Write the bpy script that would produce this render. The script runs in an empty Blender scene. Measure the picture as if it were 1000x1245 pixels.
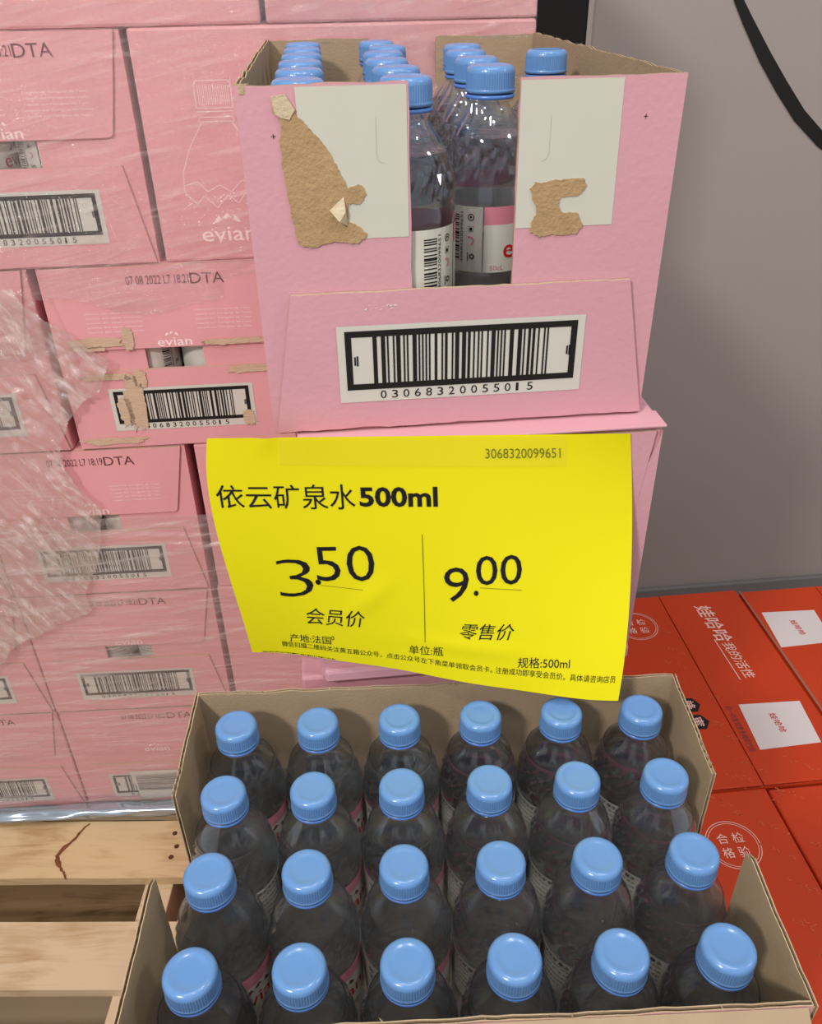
import bpy, bmesh, math, random
from mathutils import Vector, Matrix, noise
random.seed(7)
scene = bpy.context.scene
C = scene.collection
PI = math.pi

# ---------------------------------------------------------------- camera
RX = Vector((0.994789, -0.100547, -0.016899))
UY = Vector((0.068738, 0.538978, 0.83951))
FW = Vector((0.075302, 0.836297, -0.543081))
cd = bpy.data.cameras.new('camera'); cam = bpy.data.objects.new('camera', cd); C.objects.link(cam)
cam.matrix_world = Matrix(((RX.x, UY.x, -FW.x, -0.08234), (RX.y, UY.y, -FW.y, -0.51796), (RX.z, UY.z, -FW.z, 0.05003), (0, 0, 0, 1)))
cd.sensor_fit = 'HORIZONTAL'; cd.sensor_width = 36; cd.lens = 36 * 1.0107
cd.clip_start = 0.01; cd.clip_end = 50
scene.camera = cam

# ---------------------------------------------------------------- world, lights, exposure
w = bpy.data.worlds.new('world'); scene.world = w; w.use_nodes = True
w.node_tree.nodes['Background'].inputs[0].default_value = (0.93, 0.95, 1.0, 1)
w.node_tree.nodes['Background'].inputs[1].default_value = 0.52

def area(name, loc, target, sx, sy, power, col=(1, 1, 1)):
    l = bpy.data.lights.new(name, 'AREA'); l.shape = 'RECTANGLE'; l.size = sx; l.size_y = sy; l.energy = power; l.color = col
    o = bpy.data.objects.new(name, l); C.objects.link(o); o.location = loc
    o.rotation_euler = (Vector(target) - Vector(loc)).to_track_quat('-Z', 'Y').to_euler()
    return o
area('ceiling_or_fill_lamp', (-1.45, -1.75, 1.55), (0, 0, -0.3), 0.30, 0.30, 49, (1, 0.97, 0.92))
for lx, ly in ((-0.75, -0.9), (0.0, -1.15), (0.75, -0.9), (-0.35, -0.25), (0.45, -0.2)):
    area('ceiling_or_fill_lamp', (lx, ly, 2.35), (lx * .6, 0.1, -0.5), 0.12, 0.12, 7, (1, 0.98, 0.95))
area('ceiling_or_fill_lamp', (2.6, -0.9, 1.9), (1.3, 1.0, 0.2), 0.4, 0.4, 15, (1, 0.97, 0.94))  # fill lamp, added to brighten the upper right of the wall
scene.cycles.max_bounces = 14; scene.cycles.transmission_bounces = 12; scene.cycles.transparent_max_bounces = 24

scene.view_settings.view_transform = 'Standard'
scene.view_settings.look = 'None'
scene.view_settings.exposure = 0.0
scene.view_settings.gamma = 1
scene.view_settings.use_curve_mapping = False

# ---------------------------------------------------------------- materials
def lin(c):
    return tuple(((v / 255) / 12.92 if v / 255 <= 0.04045 else ((v / 255 + 0.055) / 1.055) ** 2.4) for v in c) + (1,)

def mat(name, rgb, rough=0.6, spec=0.4, var=0.0, vscale=30, bump=0.0, bscale=300, metal=0.0, stretch=(1, 1, 1), coat=0.0, sss=0.0):
    m = bpy.data.materials.new(name); m.use_nodes = True
    nt = m.node_tree; b = nt.nodes['Principled BSDF']
    b.inputs['Base Color'].default_value = lin(rgb)
    b.inputs['Roughness'].default_value = rough
    b.inputs['Specular IOR Level'].default_value = spec
    b.inputs['Metallic'].default_value = metal
    b.inputs['Coat Weight'].default_value = coat
    if sss:
        b.inputs['Subsurface Weight'].default_value = sss
        b.inputs['Subsurface Radius'].default_value = (0.002, 0.003, 0.006)
    tc = nt.nodes.new('ShaderNodeTexCoord'); mp = nt.nodes.new('ShaderNodeMapping')
    mp.inputs['Scale'].default_value = stretch
    nt.links.new(tc.outputs['Object'], mp.inputs[0])
    if var:
        n = nt.nodes.new('ShaderNodeTexNoise'); n.inputs['Scale'].default_value = vscale; n.inputs['Detail'].default_value = 6
        nt.links.new(mp.outputs[0], n.inputs['Vector'])
        mx = nt.nodes.new('ShaderNodeMix'); mx.data_type = 'RGBA'
        c = lin(rgb)
        mx.inputs[6].default_value = tuple(v * (1 - var) for v in c[:3]) + (1,)
        mx.inputs[7].default_value = tuple(min(1, v * (1 + var)) for v in c[:3]) + (1,)
        nt.links.new(n.outputs['Fac'], mx.inputs[0]); nt.links.new(mx.outputs[2], b.inputs['Base Color'])
    if bump:
        n2 = nt.nodes.new('ShaderNodeTexNoise'); n2.inputs['Scale'].default_value = bscale; n2.inputs['Detail'].default_value = 3
        nt.links.new(mp.outputs[0], n2.inputs['Vector'])
        bp = nt.nodes.new('ShaderNodeBump'); bp.inputs['Strength'].default_value = bump; bp.inputs['Distance'].default_value = 0.001
        nt.links.new(n2.outputs['Fac'], bp.inputs['Height']); nt.links.new(bp.outputs[0], b.inputs['Normal'])
    return m

PINK = mat('pink_board', (211, 156, 165), 0.55, 0.35, 0.05, 14, 0.25, 260)
PINKD = mat('pink_board_wrapped_lit', (224, 158, 161), 0.5, 0.4, 0.07, 9, 0.3, 200)  # same board, base raised: stronger light on the left put into the colour
KRAFT = mat('kraft_board', (170, 147, 120), 0.85, 0.1, 0.10, 60, 0.4, 500)
KRAFTE = mat('kraft_torn_edge', (186, 163, 134), 0.9, 0.1, 0.2, 400, 0.6, 900)
TORN = mat('torn_kraft', (176, 146, 108), 0.9, 0.1, 0.22, 130, 0.8, 420)
TORNL = mat('torn_kraft_pale', (204, 186, 156), 0.9, 0.1, 0.15, 200, 0.8, 500)
WHITE = mat('white_print', (203, 200, 186), 0.6, 0.3, 0.03, 40)
LABELW = mat('label_white', (206, 202, 190), 0.5, 0.4, 0.03, 30)
BLACK = mat('black_ink', (26, 23, 22), 0.5, 0.3)
INKB = mat('brown_ink', (112, 62, 68), 0.6, 0.2, 0.2, 300)
INKW = mat('white_ink', (250, 222, 220), 0.6, 0.3)
RED = mat('red_ink', (190, 26, 40), 0.5, 0.3)
BLPINK = mat('bottle_label_pink', (208, 128, 144), 0.4, 0.4)
CAP = mat('blue_cap', (104, 147, 200), 0.2, 0.5, 0.0, sss=0.25)
RINGB = mat('blue_ring', (88, 130, 204), 0.25, 0.5)
YEL = mat('yellow_paper', (236, 223, 8), 0.55, 0.3, 0.02, 12, 0.05, 60)
ORANGE = mat('orange_board', (186, 56, 18), 0.5, 0.35, 0.10, 9, 0.25, 90)
OWHITE = mat('orange_case_white_ink', (226, 184, 170), 0.6, 0.3, 0.1, 200)
OFADE = mat('scuffed_board', (206, 98, 66), 0.7, 0.2, 0.3, 300)
DARKIN = mat('dark_slot', (40, 30, 30), 0.8, 0.1)
CARDW = mat('white_card_print', (208, 198, 196), 0.5, 0.3, 0.02, 20)
WALLM = mat('grey_wall_paint', (160, 151, 146), 0.75, 0.25, 0.03, 3, 0.25, 700)
WALLK = mat('black_wall_paint', (24, 21, 22), 0.6, 0.3, 0.1, 5)
FLOORM = mat('beige_floor_tile', (168, 148, 122), 0.18, 0.5, 0.06, 3)
SKIRT = mat('skirting', (118, 112, 112), 0.6, 0.3, 0.05, 3)
TAPE = mat('glossy_tape', (150, 92, 74), 0.12, 0.8)
BARK = mat('bark', (122, 76, 50), 0.9, 0.1, 0.4, 90, 0.8, 200)
NAIL = mat('rusty_nail', (84, 48, 26), 0.7, 0.3)

def wood(name, a, b_, seed):
    m = bpy.data.materials.new(name); m.use_nodes = True; nt = m.node_tree; b = nt.nodes['Principled BSDF']
    b.inputs['Roughness'].default_value = 0.75; b.inputs['Specular IOR Level'].default_value = 0.25
    tc = nt.nodes.new('ShaderNodeTexCoord'); mp = nt.nodes.new('ShaderNodeMapping'); mp.inputs['Scale'].default_value = (2.2, 16, 16); mp.inputs['Location'].default_value = (seed, seed * 2, 0)
    nt.links.new(tc.outputs['Object'], mp.inputs[0])
    n = nt.nodes.new('ShaderNodeTexNoise'); n.inputs['Scale'].default_value = 3.2; n.inputs['Detail'].default_value = 8; n.inputs['Roughness'].default_value = 0.65; n.inputs['Distortion'].default_value = 1.2
    nt.links.new(mp.outputs[0], n.inputs['Vector'])
    n3 = nt.nodes.new('ShaderNodeTexNoise'); n3.inputs['Scale'].default_value = 7; n3.inputs['Detail'].default_value = 3
    nt.links.new(tc.outputs['Object'], n3.inputs['Vector'])
    ad = nt.nodes.new('ShaderNodeMath'); ad.operation = 'ADD'; nt.links.new(n.outputs['Fac'], ad.inputs[0]); nt.links.new(n3.outputs['Fac'], ad.inputs[1])
    r = nt.nodes.new('ShaderNodeValToRGB'); r.color_ramp.elements[0].position = 0.72; r.color_ramp.elements[1].position = 1.2
    hf = nt.nodes.new('ShaderNodeMath'); hf.operation = 'MULTIPLY'; hf.inputs[1].default_value = 1.0; nt.links.new(ad.outputs[0], hf.inputs[0])
    r.color_ramp.elements[0].color = lin(a); r.color_ramp.elements[1].color = lin(b_); r.color_ramp.elements[1].position = 1.0
    nt.links.new(hf.outputs[0], r.inputs[0]); nt.links.new(r.outputs[0], b.inputs['Base Color'])
    bp = nt.nodes.new('ShaderNodeBump'); bp.inputs['Strength'].default_value = 0.3; bp.inputs['Distance'].default_value = 0.002
    nt.links.new(n.outputs['Fac'], bp.inputs['Height']); nt.links.new(bp.outputs[0], b.inputs['Normal'])
    return m
WOODS = [wood('pale_pine', (176, 142, 100), (206, 178, 136), 0.0), wood('pale_pine_worn', (180, 148, 108), (208, 184, 150), 3.1), wood('grey_pine', (104, 76, 48), (150, 120, 86), 7.7)]

def glass():
    m = bpy.data.materials.new('water'); m.use_nodes = True; nt = m.node_tree
    for n in list(nt.nodes): nt.nodes.remove(n)
    out = nt.nodes.new('ShaderNodeOutputMaterial'); mx = nt.nodes.new('ShaderNodeMixShader')
    g = nt.nodes.new('ShaderNodeBsdfGlass'); g.inputs['IOR'].default_value = 1.33; g.inputs['Roughness'].default_value = 0.0; g.inputs['Color'].default_value = (0.965, 0.98, 1.0, 1)
    t = nt.nodes.new('ShaderNodeBsdfTransparent'); t.inputs['Color'].default_value = (0.97, 0.98, 1.0, 1)
    mx.inputs[0].default_value = 0.6
    nt.links.new(t.outputs[0], mx.inputs[1]); nt.links.new(g.outputs[0], mx.inputs[2]); nt.links.new(mx.outputs[0], out.inputs[0])
    m2 = bpy.data.materials.new('clear_plastic'); m2.use_nodes = True; nt = m2.node_tree
    for n in list(nt.nodes): nt.nodes.remove(n)
    out = nt.nodes.new('ShaderNodeOutputMaterial'); mx = nt.nodes.new('ShaderNodeMixShader')
    fr = nt.nodes.new('ShaderNodeLayerWeight'); fr.inputs['Blend'].default_value = 0.22
    mr = nt.nodes.new('ShaderNodeMapRange'); mr.inputs[3].default_value = 0.065; mr.inputs[4].default_value = 0.8
    nt.links.new(fr.outputs['Facing'], mr.inputs[0]); nt.links.new(mr.outputs[0], mx.inputs[0])
    g = nt.nodes.new('ShaderNodeBsdfGlossy'); g.inputs['Roughness'].default_value = 0.03; g.inputs['Color'].default_value = (0.88, 0.94, 1, 1)
    t = nt.nodes.new('ShaderNodeBsdfTransparent'); t.inputs['Color'].default_value = (0.97, 0.98, 1.0, 1)
    nt.links.new(t.outputs[0], mx.inputs[1]); nt.links.new(g.outputs[0], mx.inputs[2]); nt.links.new(mx.outputs[0], out.inputs[0])
    return m, m2
WATER, PET = glass()

def film(name, haze, streak, gl, rough, sc, rot):
    m = bpy.data.materials.new(name); m.use_nodes = True; nt = m.node_tree
    for n in list(nt.nodes): nt.nodes.remove(n)
    N = nt.nodes.new; L = nt.links.new
    out = N('ShaderNodeOutputMaterial'); tc = N('ShaderNodeTexCoord'); mp = N('ShaderNodeMapping'); mp.vector_type = 'TEXTURE'; mp.inputs['Scale'].default_value = tuple(1 / v for v in sc); mp.inputs['Rotation'].default_value = (0, rot, 0)
    L(tc.outputs['Object'], mp.inputs[0])
    n1 = N('ShaderNodeTexNoise'); n1.inputs['Scale'].default_value = 2.2; n1.inputs['Detail'].default_value = 9; n1.inputs['Roughness'].default_value = 0.7; n1.inputs['Distortion'].default_value = 0.6; L(mp.outputs[0], n1.inputs['Vector'])
    r1 = N('ShaderNodeMapRange'); r1.inputs[1].default_value = 0.5; r1.inputs[2].default_value = 0.78; r1.inputs[3].default_value = haze; r1.inputs[4].default_value = streak; L(n1.outputs['Fac'], r1.inputs[0])  # film haze; the pale streaks also put glints into the colour
    tr = N('ShaderNodeBsdfTransparent'); tr.inputs[0].default_value = (0.97, 0.97, 0.97, 1)
    df = N('ShaderNodeBsdfDiffuse'); df.inputs[0].default_value = (0.90, 0.80, 0.75, 1)
    tl = N('ShaderNodeBsdfTranslucent'); tl.inputs[0].default_value = (0.90, 0.80, 0.75, 1)
    dd = N('ShaderNodeMixShader'); dd.inputs[0].default_value = 0.3; L(df.outputs[0], dd.inputs[1]); L(tl.outputs[0], dd.inputs[2])
    m1 = N('ShaderNodeMixShader'); L(r1.outputs[0], m1.inputs[0]); L(tr.outputs[0], m1.inputs[1]); L(dd.outputs[0], m1.inputs[2])
    g = N('ShaderNodeBsdfGlossy'); g.inputs['Roughness'].default_value = rough; g.inputs[0].default_value = (1, 0.97, 0.94, 1)
    bp = N('ShaderNodeBump'); bp.inputs['Strength'].default_value = 0.9; bp.inputs['Distance'].default_value = 0.004; L(n1.outputs['Fac'], bp.inputs['Height']); L(bp.outputs[0], g.inputs['Normal'])
    m2 = N('ShaderNodeMixShader'); m2.inputs[0].default_value = gl; L(m1.outputs[0], m2.inputs[1]); L(g.outputs[0], m2.inputs[2])
    L(m2.outputs[0], out.inputs[0])
    return m
FILM = film('stretch_film_clear', 0.01, 0.5, 0.14, .09, (6, 1, 75), -.2)
FILMC = film('stretch_film_crumpled', 0.20, 1.3, 0.18, .12, (7, 1, 26), 1.05)
FILML = film('stretch_film_layered', 0.16, 0.9, 0.10, .12, (2.2, 1, 34), -.1)
FOIL = mat('bunched_film', (176, 186, 196), 0.16, 0.9, 0.3, 12, metal=0.75, stretch=(2, 12, 30))

# ---------------------------------------------------------------- helpers
def link_mesh(name, me, parent=None, mats=()):
    for m in mats: me.materials.append(m)
    o = bpy.data.objects.new(name, me); C.objects.link(o)
    if parent: o.parent = parent
    return o

def obj(name, bm, mats, parent=None, smooth=False):
    me = bpy.data.meshes.new(name)
    bmesh.ops.recalc_face_normals(bm, faces=bm.faces[:])
    bm.to_mesh(me); bm.free()
    if smooth:
        for p in me.polygons: p.use_smooth = True
    return link_mesh(name, me, parent, mats if isinstance(mats, (list, tuple)) else (mats,))

def thing(name, label, cat, loc=(0, 0, 0), rz=0, group=None):
    o = bpy.data.objects.new(name, None); C.objects.link(o); o.empty_display_size = 0.05
    o.location = loc; o.rotation_euler = (0, 0, rz); tag(o, label, cat, group)
    return o
def tag(o, label, cat, group=None):
    o['label'] = label; o['category'] = cat
    if group: o['group'] = group
    return o
def struct(o): o['kind'] = 'structure'; return o

def box(bm, x0, x1, y0, y1, z0, z1, mi=0, bev=0):
    vs = [bm.verts.new((x, y, z)) for x in (x0, x1) for y in (y0, y1) for z in (z0, z1)]
    fs = []
    for idx in ((0, 1, 3, 2), (4, 6, 7, 5), (0, 4, 5, 1), (2, 3, 7, 6), (0, 2, 6, 4), (1, 5, 7, 3)):
        f = bm.faces.new([vs[i] for i in idx]); f.material_index = mi; fs.append(f)
    if bev:
        bmesh.ops.bevel(bm, geom=list({e for f in fs for e in f.edges}), offset=bev, segments=2, affect='EDGES', profile=0.5)
    return fs

def prism(bm, poly, fr, t0, t1, mf=0, mb=0, ms=0):
    """polygon (a,b) extruded along c from t0 to t1; fr maps (a,b,c) to a point"""
    A = [bm.verts.new(fr(a, b, t0)) for a, b in poly]; B = [bm.verts.new(fr(a, b, t1)) for a, b in poly]
    f = bm.faces.new(A); f.material_index = mf
    f = bm.faces.new(B[::-1]); f.material_index = mb
    n = len(poly)
    for i in range(n):
        f = bm.faces.new((A[i], B[i], B[(i + 1) % n], A[(i + 1) % n])); f.material_index = ms

def rag(p, q, n, amp, bias=0):
    """ragged points strictly between p and q"""
    out = []
    dx, dz = q[0] - p[0], q[1] - p[1]; l = math.hypot(dx, dz)
    for i in range(1, n):
        t = i / n; d = (noise.noise(Vector((p[0] * 31 + t * l * 60, p[1] * 17, q[0] * 9))) * 1.3 + random.uniform(-.5, .5)) * amp + bias * math.sin(PI * t)
        out.append((p[0] + dx * t - dz / l * d, p[1] + dz * t + dx / l * d))
    return out

_tc = {}
def text2d(s, bold=0.0):
    k = (s, bold)
    if k in _tc: return _tc[k]
    c = bpy.data.curves.new('t', 'FONT'); c.body = s; c.size = 1.0; c.resolution_u = 3; c.offset = bold; c.fill_mode = 'FRONT'
    o = bpy.data.objects.new('t', c); C.objects.link(o)
    dg = bpy.context.evaluated_depsgraph_get(); me = bpy.data.meshes.new_from_object(o.evaluated_get(dg))
    vs = [(v.co.x, v.co.y) for v in me.vertices]; fs = [tuple(p.vertices) for p in me.polygons]
    bpy.data.objects.remove(o); bpy.data.curves.remove(c); bpy.data.meshes.remove(me)
    x0 = min(v[0] for v in vs); x1 = max(v[0] for v in vs); y0 = min(v[1] for v in vs); y1 = max(v[1] for v in vs)
    vs = [((x - x0) / (x1 - x0), (y - y0) / (y1 - y0)) for x, y in vs]
    _tc[k] = (vs, fs); return _tc[k]

class Flat:
    """flat print collected in (x,y), mapped onto a surface"""
    def __init__(s): s.v = []; s.f = []
    def text(s, t, x, y, w_, h, bold=0.0, shear=0.0, dy=0.0):
        vs, fs = text2d(t, bold); n = len(s.v)
        s.v += [(x + a * w_ + b * h * shear, y + b * h + a * dy) for a, b in vs]
        s.f += [tuple(i + n for i in f) for f in fs]; return s
    def poly(s, pts):
        n = len(s.v); s.v += list(pts); s.f.append(tuple(range(n, n + len(pts)))); return s
    def rect(s, x0, y0, x1, y1, nx=1):
        for i in range(nx):
            a = x0 + (x1 - x0) * i / nx; b = x0 + (x1 - x0) * (i + 1) / nx
            s.poly([(a, y0), (b, y0), (b, y1), (a, y1)])
        return s
    def line(s, pts, t, close=False):
        P = [Vector(p) for p in pts]
        if close: P.append(P[0])
        for a, b in zip(P[:-1], P[1:]):
            d = (b - a); 
            if d.length < 1e-7: continue
            d.normalize(); nrm = Vector((-d.y, d.x)) * t / 2; e = d * t * 0.3
            s.poly([tuple(a - e - nrm), tuple(b + e - nrm), tuple(b + e + nrm), tuple(a - e + nrm)])
        return s
    def ring(s, cx, cy, r, t, n=40, a0=0, a1=2 * PI, ry=None):
        ry = ry or r
        for i in range(n):
            a = a0 + (a1 - a0) * i / n; b = a0 + (a1 - a0) * (i + 1) / n
            s.poly([(cx + math.cos(a) * (r - t), cy + math.sin(a) * (ry - t)), (cx + math.cos(b) * (r - t), cy + math.sin(b) * (ry - t)), (cx + math.cos(b) * r, cy + math.sin(b) * ry), (cx + math.cos(a) * r, cy + math.sin(a) * ry)])
        return s
    def build(s, name, m, mapf, parent=None):
        me = bpy.data.meshes.new(name); me.from_pydata([mapf(*p) for p in s.v], [], s.f); me.update()
        return link_mesh(name, me, parent, (m,))

def pmap(o, u, v):
    o, u, v = Vector(o), Vector(u), Vector(v)
    return lambda x, y: o + u * x + v * y

def barcode_bars(f, x0, x1, y0, y1, n=34, seed=3, vertical=False):
    r = random.Random(seed); ws = [r.choice((1, 1, 1.6, 2.4)) for _ in range(2 * n)]; tot = sum(ws); x = x0
    for i, w_ in enumerate(ws):
        d = (x1 - x0) * w_ / tot
        if i % 2 == 0:
            if vertical: f.rect(y0, x, y1, x + d, 8)
            else: f.rect(x, y0, x + d, y1)
        x += d

def label_big(parent, zt, yf, digits='03068320055015', faded=False):
    """the big white barcode label, centred on the lower flap; zt = z of the case top"""
    pl = Flat().poly([(-.082, zt - .1925), (.082, zt - .1925), (.082, zt - .139), (-.082, zt - .139)])
    mp = pmap((0, yf - .0004, 0), (1, 0, 0), (0, 0, 1))
    pl.build('barcode_label', LABELW, mp, parent)
    f = Flat(); t = .0042
    x0, x1, z0, z1 = -.077, .077, zt - .1835, zt - .1425
    f.rect(x0, z0, x1, z0 + t).rect(x0, z1 - t, x1, z1).rect(x0, z0 + t, x0 + t, z1 - t).rect(x1 - t, z0 + t, x1, z1 - t)
    barcode_bars(f, -.059, .059, z0 + t, z1 - t, 35, 11)
    zc = (z0 + z1) / 2
    for sx in (-.0715, .0705):
        f.rect(sx, zc - .003, sx + .0011, zc + .003).rect(sx + .0016, zc - .0035, sx + .0027, zc + .0035)
    n = len(digits); 
    for i, d in enumerate(digits):
        f.text(d, -.055 + i * .108 / n, zt - .1905, .0040 if d != '1' else .0018, .0058)
    f.build('barcode', BLACK, pmap((0, yf - .0007, 0), (1, 0, 0), (0, 0, 1)), parent)

def mountains(f, x, y, s):
    f.poly([(x - 1.5 * s, y), (x - .9 * s, y + .75 * s), (x - .5 * s, y + .1 * s), (x - .75 * s, y + .3 * s), (x - 1.0 * s, y + .02 * s)])
    f.poly([(x - .55 * s, y + .45 * s), (x, y + 1.0 * s), (x + .5 * s, y + .45 * s), (x + .15 * s, y + .62 * s), (x - .1 * s, y + .35 * s)])
    f.poly([(x + 1.5 * s, y), (x + .9 * s, y + .75 * s), (x + .5 * s, y + .1 * s), (x + .75 * s, y + .3 * s), (x + 1.0 * s, y + .02 * s)])

# ---------------------------------------------------------------- setting
WY = 0.965; FZ = -1.2045; DECK = -1.0695
bm = bmesh.new(); box(bm, -3.2, 3.2, -3.0, WY, FZ - .05, FZ); struct(obj('floor', bm, FLOORM))
bm = bmesh.new(); box(bm, -3.2, 3.2, WY, WY + .1, FZ - .05, 3.0)
wall = struct(obj('wall_back', bm, WALLM))
bm = bmesh.new(); box(bm, -3.2, .342, WY - .012, WY, FZ, 3.0); struct(obj('trim_1', bm, WALLK))
bm = bmesh.new(); box(bm, .342, .350, WY - .014, WY, FZ, 3.0); struct(obj('trim_2', bm, mat('panel_edge', (176, 166, 158), 0.6)))
bm = bmesh.new(); box(bm, .35, 3.2, WY - .012, WY, FZ, FZ + .036, 0, .003); struct(obj('baseboard_back', bm, SKIRT))
# black painted curve on the wall, a big open circle running on beyond the frame
f = Flat(); ctr = [(.575, .055), (.603, .006), (.624, -.023), (.666, -.077), (.705, -.122), (.748, -.168), (.802, -.212), (.87, -.25), (.95, -.28), (1.04, -.30)]
ctr = [(-.0823 + (a + .0823) * .977, .05 + (b - .05) * .977) for a, b in ctr]
wd = [.012, .014, .017, .021, .022, .022, .021, .02, .02, .02]
for i in range(len(ctr) - 1):
    a, b = Vector(ctr[i]), Vector(ctr[i + 1]); 
    d0 = (Vector(ctr[min(i + 1, len(ctr) - 1)]) - Vector(ctr[max(i - 1, 0)])).normalized(); d1 = (Vector(ctr[min(i + 2, len(ctr) - 1)]) - a).normalized()
    n0, n1 = Vector((-d0.y, d0.x)), Vector((-d1.y, d1.x))
    f.poly([tuple(a - n0 * wd[i] * .5), tuple(b - n1 * wd[i + 1] * .5), tuple(b + n1 * wd[i + 1] * .5), tuple(a + n0 * wd[i] * .5)])
o = f.build('painted_curve', WALLK, pmap((0, WY - .0015, 0), (1, 0, 0), (0, 0, 1)), wall)
o['label'] = 'black curved stripe painted on the grey wall'

# ---------------------------------------------------------------- water bottle
def lathe(bm, prof, seg, mod=None, cap_top=True, cap_bot=True):
    rings = []
    for r, z in prof:
        ring = []
        for i in range(seg):
            a = 2 * PI * i / seg; rr = r + (mod(a, z, r) if mod else 0)
            ring.append(bm.verts.new((rr * math.sin(a), -rr * math.cos(a), z)))
        rings.append(ring)
    for p, q in zip(rings[:-1], rings[1:]):
        for i in range(seg): bm.faces.new((p[i], p[(i + 1) % seg], q[(i + 1) % seg], q[i]))
    if cap_bot: bm.faces.new(rings[0][::-1])
    if cap_top: bm.faces.new(rings[-1])

def cyl_map(r, z0=0):
    return lambda x, y: Vector((r * math.sin(x / r), -r * math.cos(x / r), y + z0))

BH = .2115
def make_bottle():
    t = thing('water_bottle', '', 'bottle')
    prof = [(.012, .004), (.021, .0025), (.0245, 0), (.0275, .002), (.0297, .007), (.0305, .013), (.0308, .02)]
    z = .024
    while z < .078:
        prof += [(.0308, z), (.0300, z + .0035), (.0308, z + .007)]; z += .0105
    prof += [(.0306, .0835), (.0306, .1285), (.031, .131), (.031, .137), (.0298, .1395), (.0298, .1415), (.031, .144),
             (.0309, .1485), (.0304, .1535), (.0292, .159), (.0272, .1645), (.0258, .168), (.0234, .1725), (.0200, .1775), (.0168, .182), (.0140, .186), (.0130, .1885),
             (.0130, .1900), (.0156, .1905), (.0156, .1925), (.0125, .193), (.0125, .2)]
    def mod(a, z, r):
        if .1445 < z < .166:
            k = math.sin(PI * (z - .1445) / .0215) ** .5; row = int((z - .1445) / .0054)
            ph = (a / (2 * PI) * 14 + (row % 2) * .5) % 1.0
            return -.0024 * k * (1 - abs(2 * ph - 1)) * (1 + .35 * math.sin(a * 3 + row * 2))
        return 0
    bm = bmesh.new(); lathe(bm, prof, 56, mod); o = obj('body', bm, PET, t, True)
    for p in o.data.polygons:
        if .1445 < p.center.z < .1655: p.use_smooth = False
    wp = [(max(r - .0007, .004), z + .0006) for r, z in prof if .0025 <= z <= .169] + [(.0252, .1702), (.0244, .1703)]
    bm = bmesh.new(); lathe(bm, wp, 56, mod); o = obj('water', bm, WATER, t, True)
    for p in o.data.polygons:
        if .1450 < p.center.z < .166 or p.center.z > .1702: p.use_smooth = False
    # cap with fine ribs
    def rib(a, z, r):
        return (.0 if int(round(a / (2 * PI) * 180)) % 3 else -.00032) if .1975 < z < .2075 and r > .0155 else 0
    R = .0164
    bm = bmesh.new()
    lathe(bm, [(R - .0016, .1952), (R, .1954), (R, .1972), (R - .0003, .1978), (R - .0004, .2070), (R - .0008, .2090), (R - .0020, .2106), (R - .0038, .2113), (R - .0056, .2113), (R - .0064, .2109), (R - .009, .2107), (.002, .2106)], 180, rib)
    o = obj('cap', bm, CAP, t, True)
    for p in o.data.polygons:
        if abs(p.center.z - .2024) < .004: p.use_smooth = False
    bm = bmesh.new()
    lathe(bm, [(.0142, .1918), (R - .0006, .1919), (R - .0001, .1926), (R - .0001, .1941), (R - .0012, .1946), (.0140, .1947)], 48)
    obj('tamper_ring', bm, RINGB, t, True)
    # labels: front with the red name, back with the barcode
    rl = .03085; arc = rl * PI / 180
    def shell(name, a0, a1, z0, z1, m, r=rl):
        f = Flat(); n = 26; f.rect(a0 * arc, z0, a1 * arc, z1, n); return f.build(name, m, cyl_map(r), t)
    lf = shell('front_label', -62, 62, .0840, .1165, LABELW)
    shell('pink_band', -62, 62, .1165, .1285, BLPINK)
    bl = shell('back_label', 64, 296, .0840, .1285, LABELW)
    f = Flat(); f.text('evian', -.0195, .0935, .039, .0125, .008)
    f.build('lettering', RED, cyl_map(rl + .0002), lf)
    f = Flat(); mountains(f, 0, .1085, .0075)
    f.build('mountain_mark', INKB, cyl_map(rl + .0002), lf)
    f = Flat(); f.text('50cL', -.029, .0855, .010, .0034); f.build('lettering', mat('rose_ink', (196, 116, 128), .5), cyl_map(rl + .0002), lf)
    f = Flat(); c0 = -95 * arc + 2 * PI * rl
    barcode_bars(f, .0925, .1235, c0 - .009, c0 + .0005, 15, 5, True)
    vs, fs = text2d('3068320099651')
    n0 = len(f.v); f.v += [(c0 + .0035 - b * .0021, .0905 + a * .034) for a, b in vs]; f.f += [tuple(i + n0 for i in q) for q in fs]
    f.ring(c0 + .0095, .1215, .0024, .0006, 16).poly([(c0 + .0085, .1205), (c0 + .0107, .1215), (c0 + .009, .1228)])
    f.ring(c0 + .0095, .1137, .0027, .0003, 4, PI / 4, 2 * PI + PI / 4).rect(c0 + .0085, .1125, c0 + .0105, .1146)
    f.rect(c0 + .0072, .0915, c0 + .0078, .0975).ring(c0 + .0105, .095, .0019, .0009, 12)
    a = 108 * arc
    f.text('依云天然矿泉水', a - .012, .1225, .031, .0044, .014)
    for i, s_ in enumerate(('产品类型:天然矿泉水', '净含量:500毫升 原产国:法国', '贮存条件:避免阳光直射', '生产日期见瓶身喷码标注', '保质期:24个月')):
        f.text(s_, a - .012, .1185 - i * .0052, .031, .0026)
    f.build('lettering', BLACK, cyl_map(rl + .0002), bl)
    f = Flat().ring(c0 + .009, .1058, .0030, .0012, 20, -1.3, 2.2); f.build('recycling_mark', BLPINK, cyl_map(rl + .0002), bl)
    return t

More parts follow.
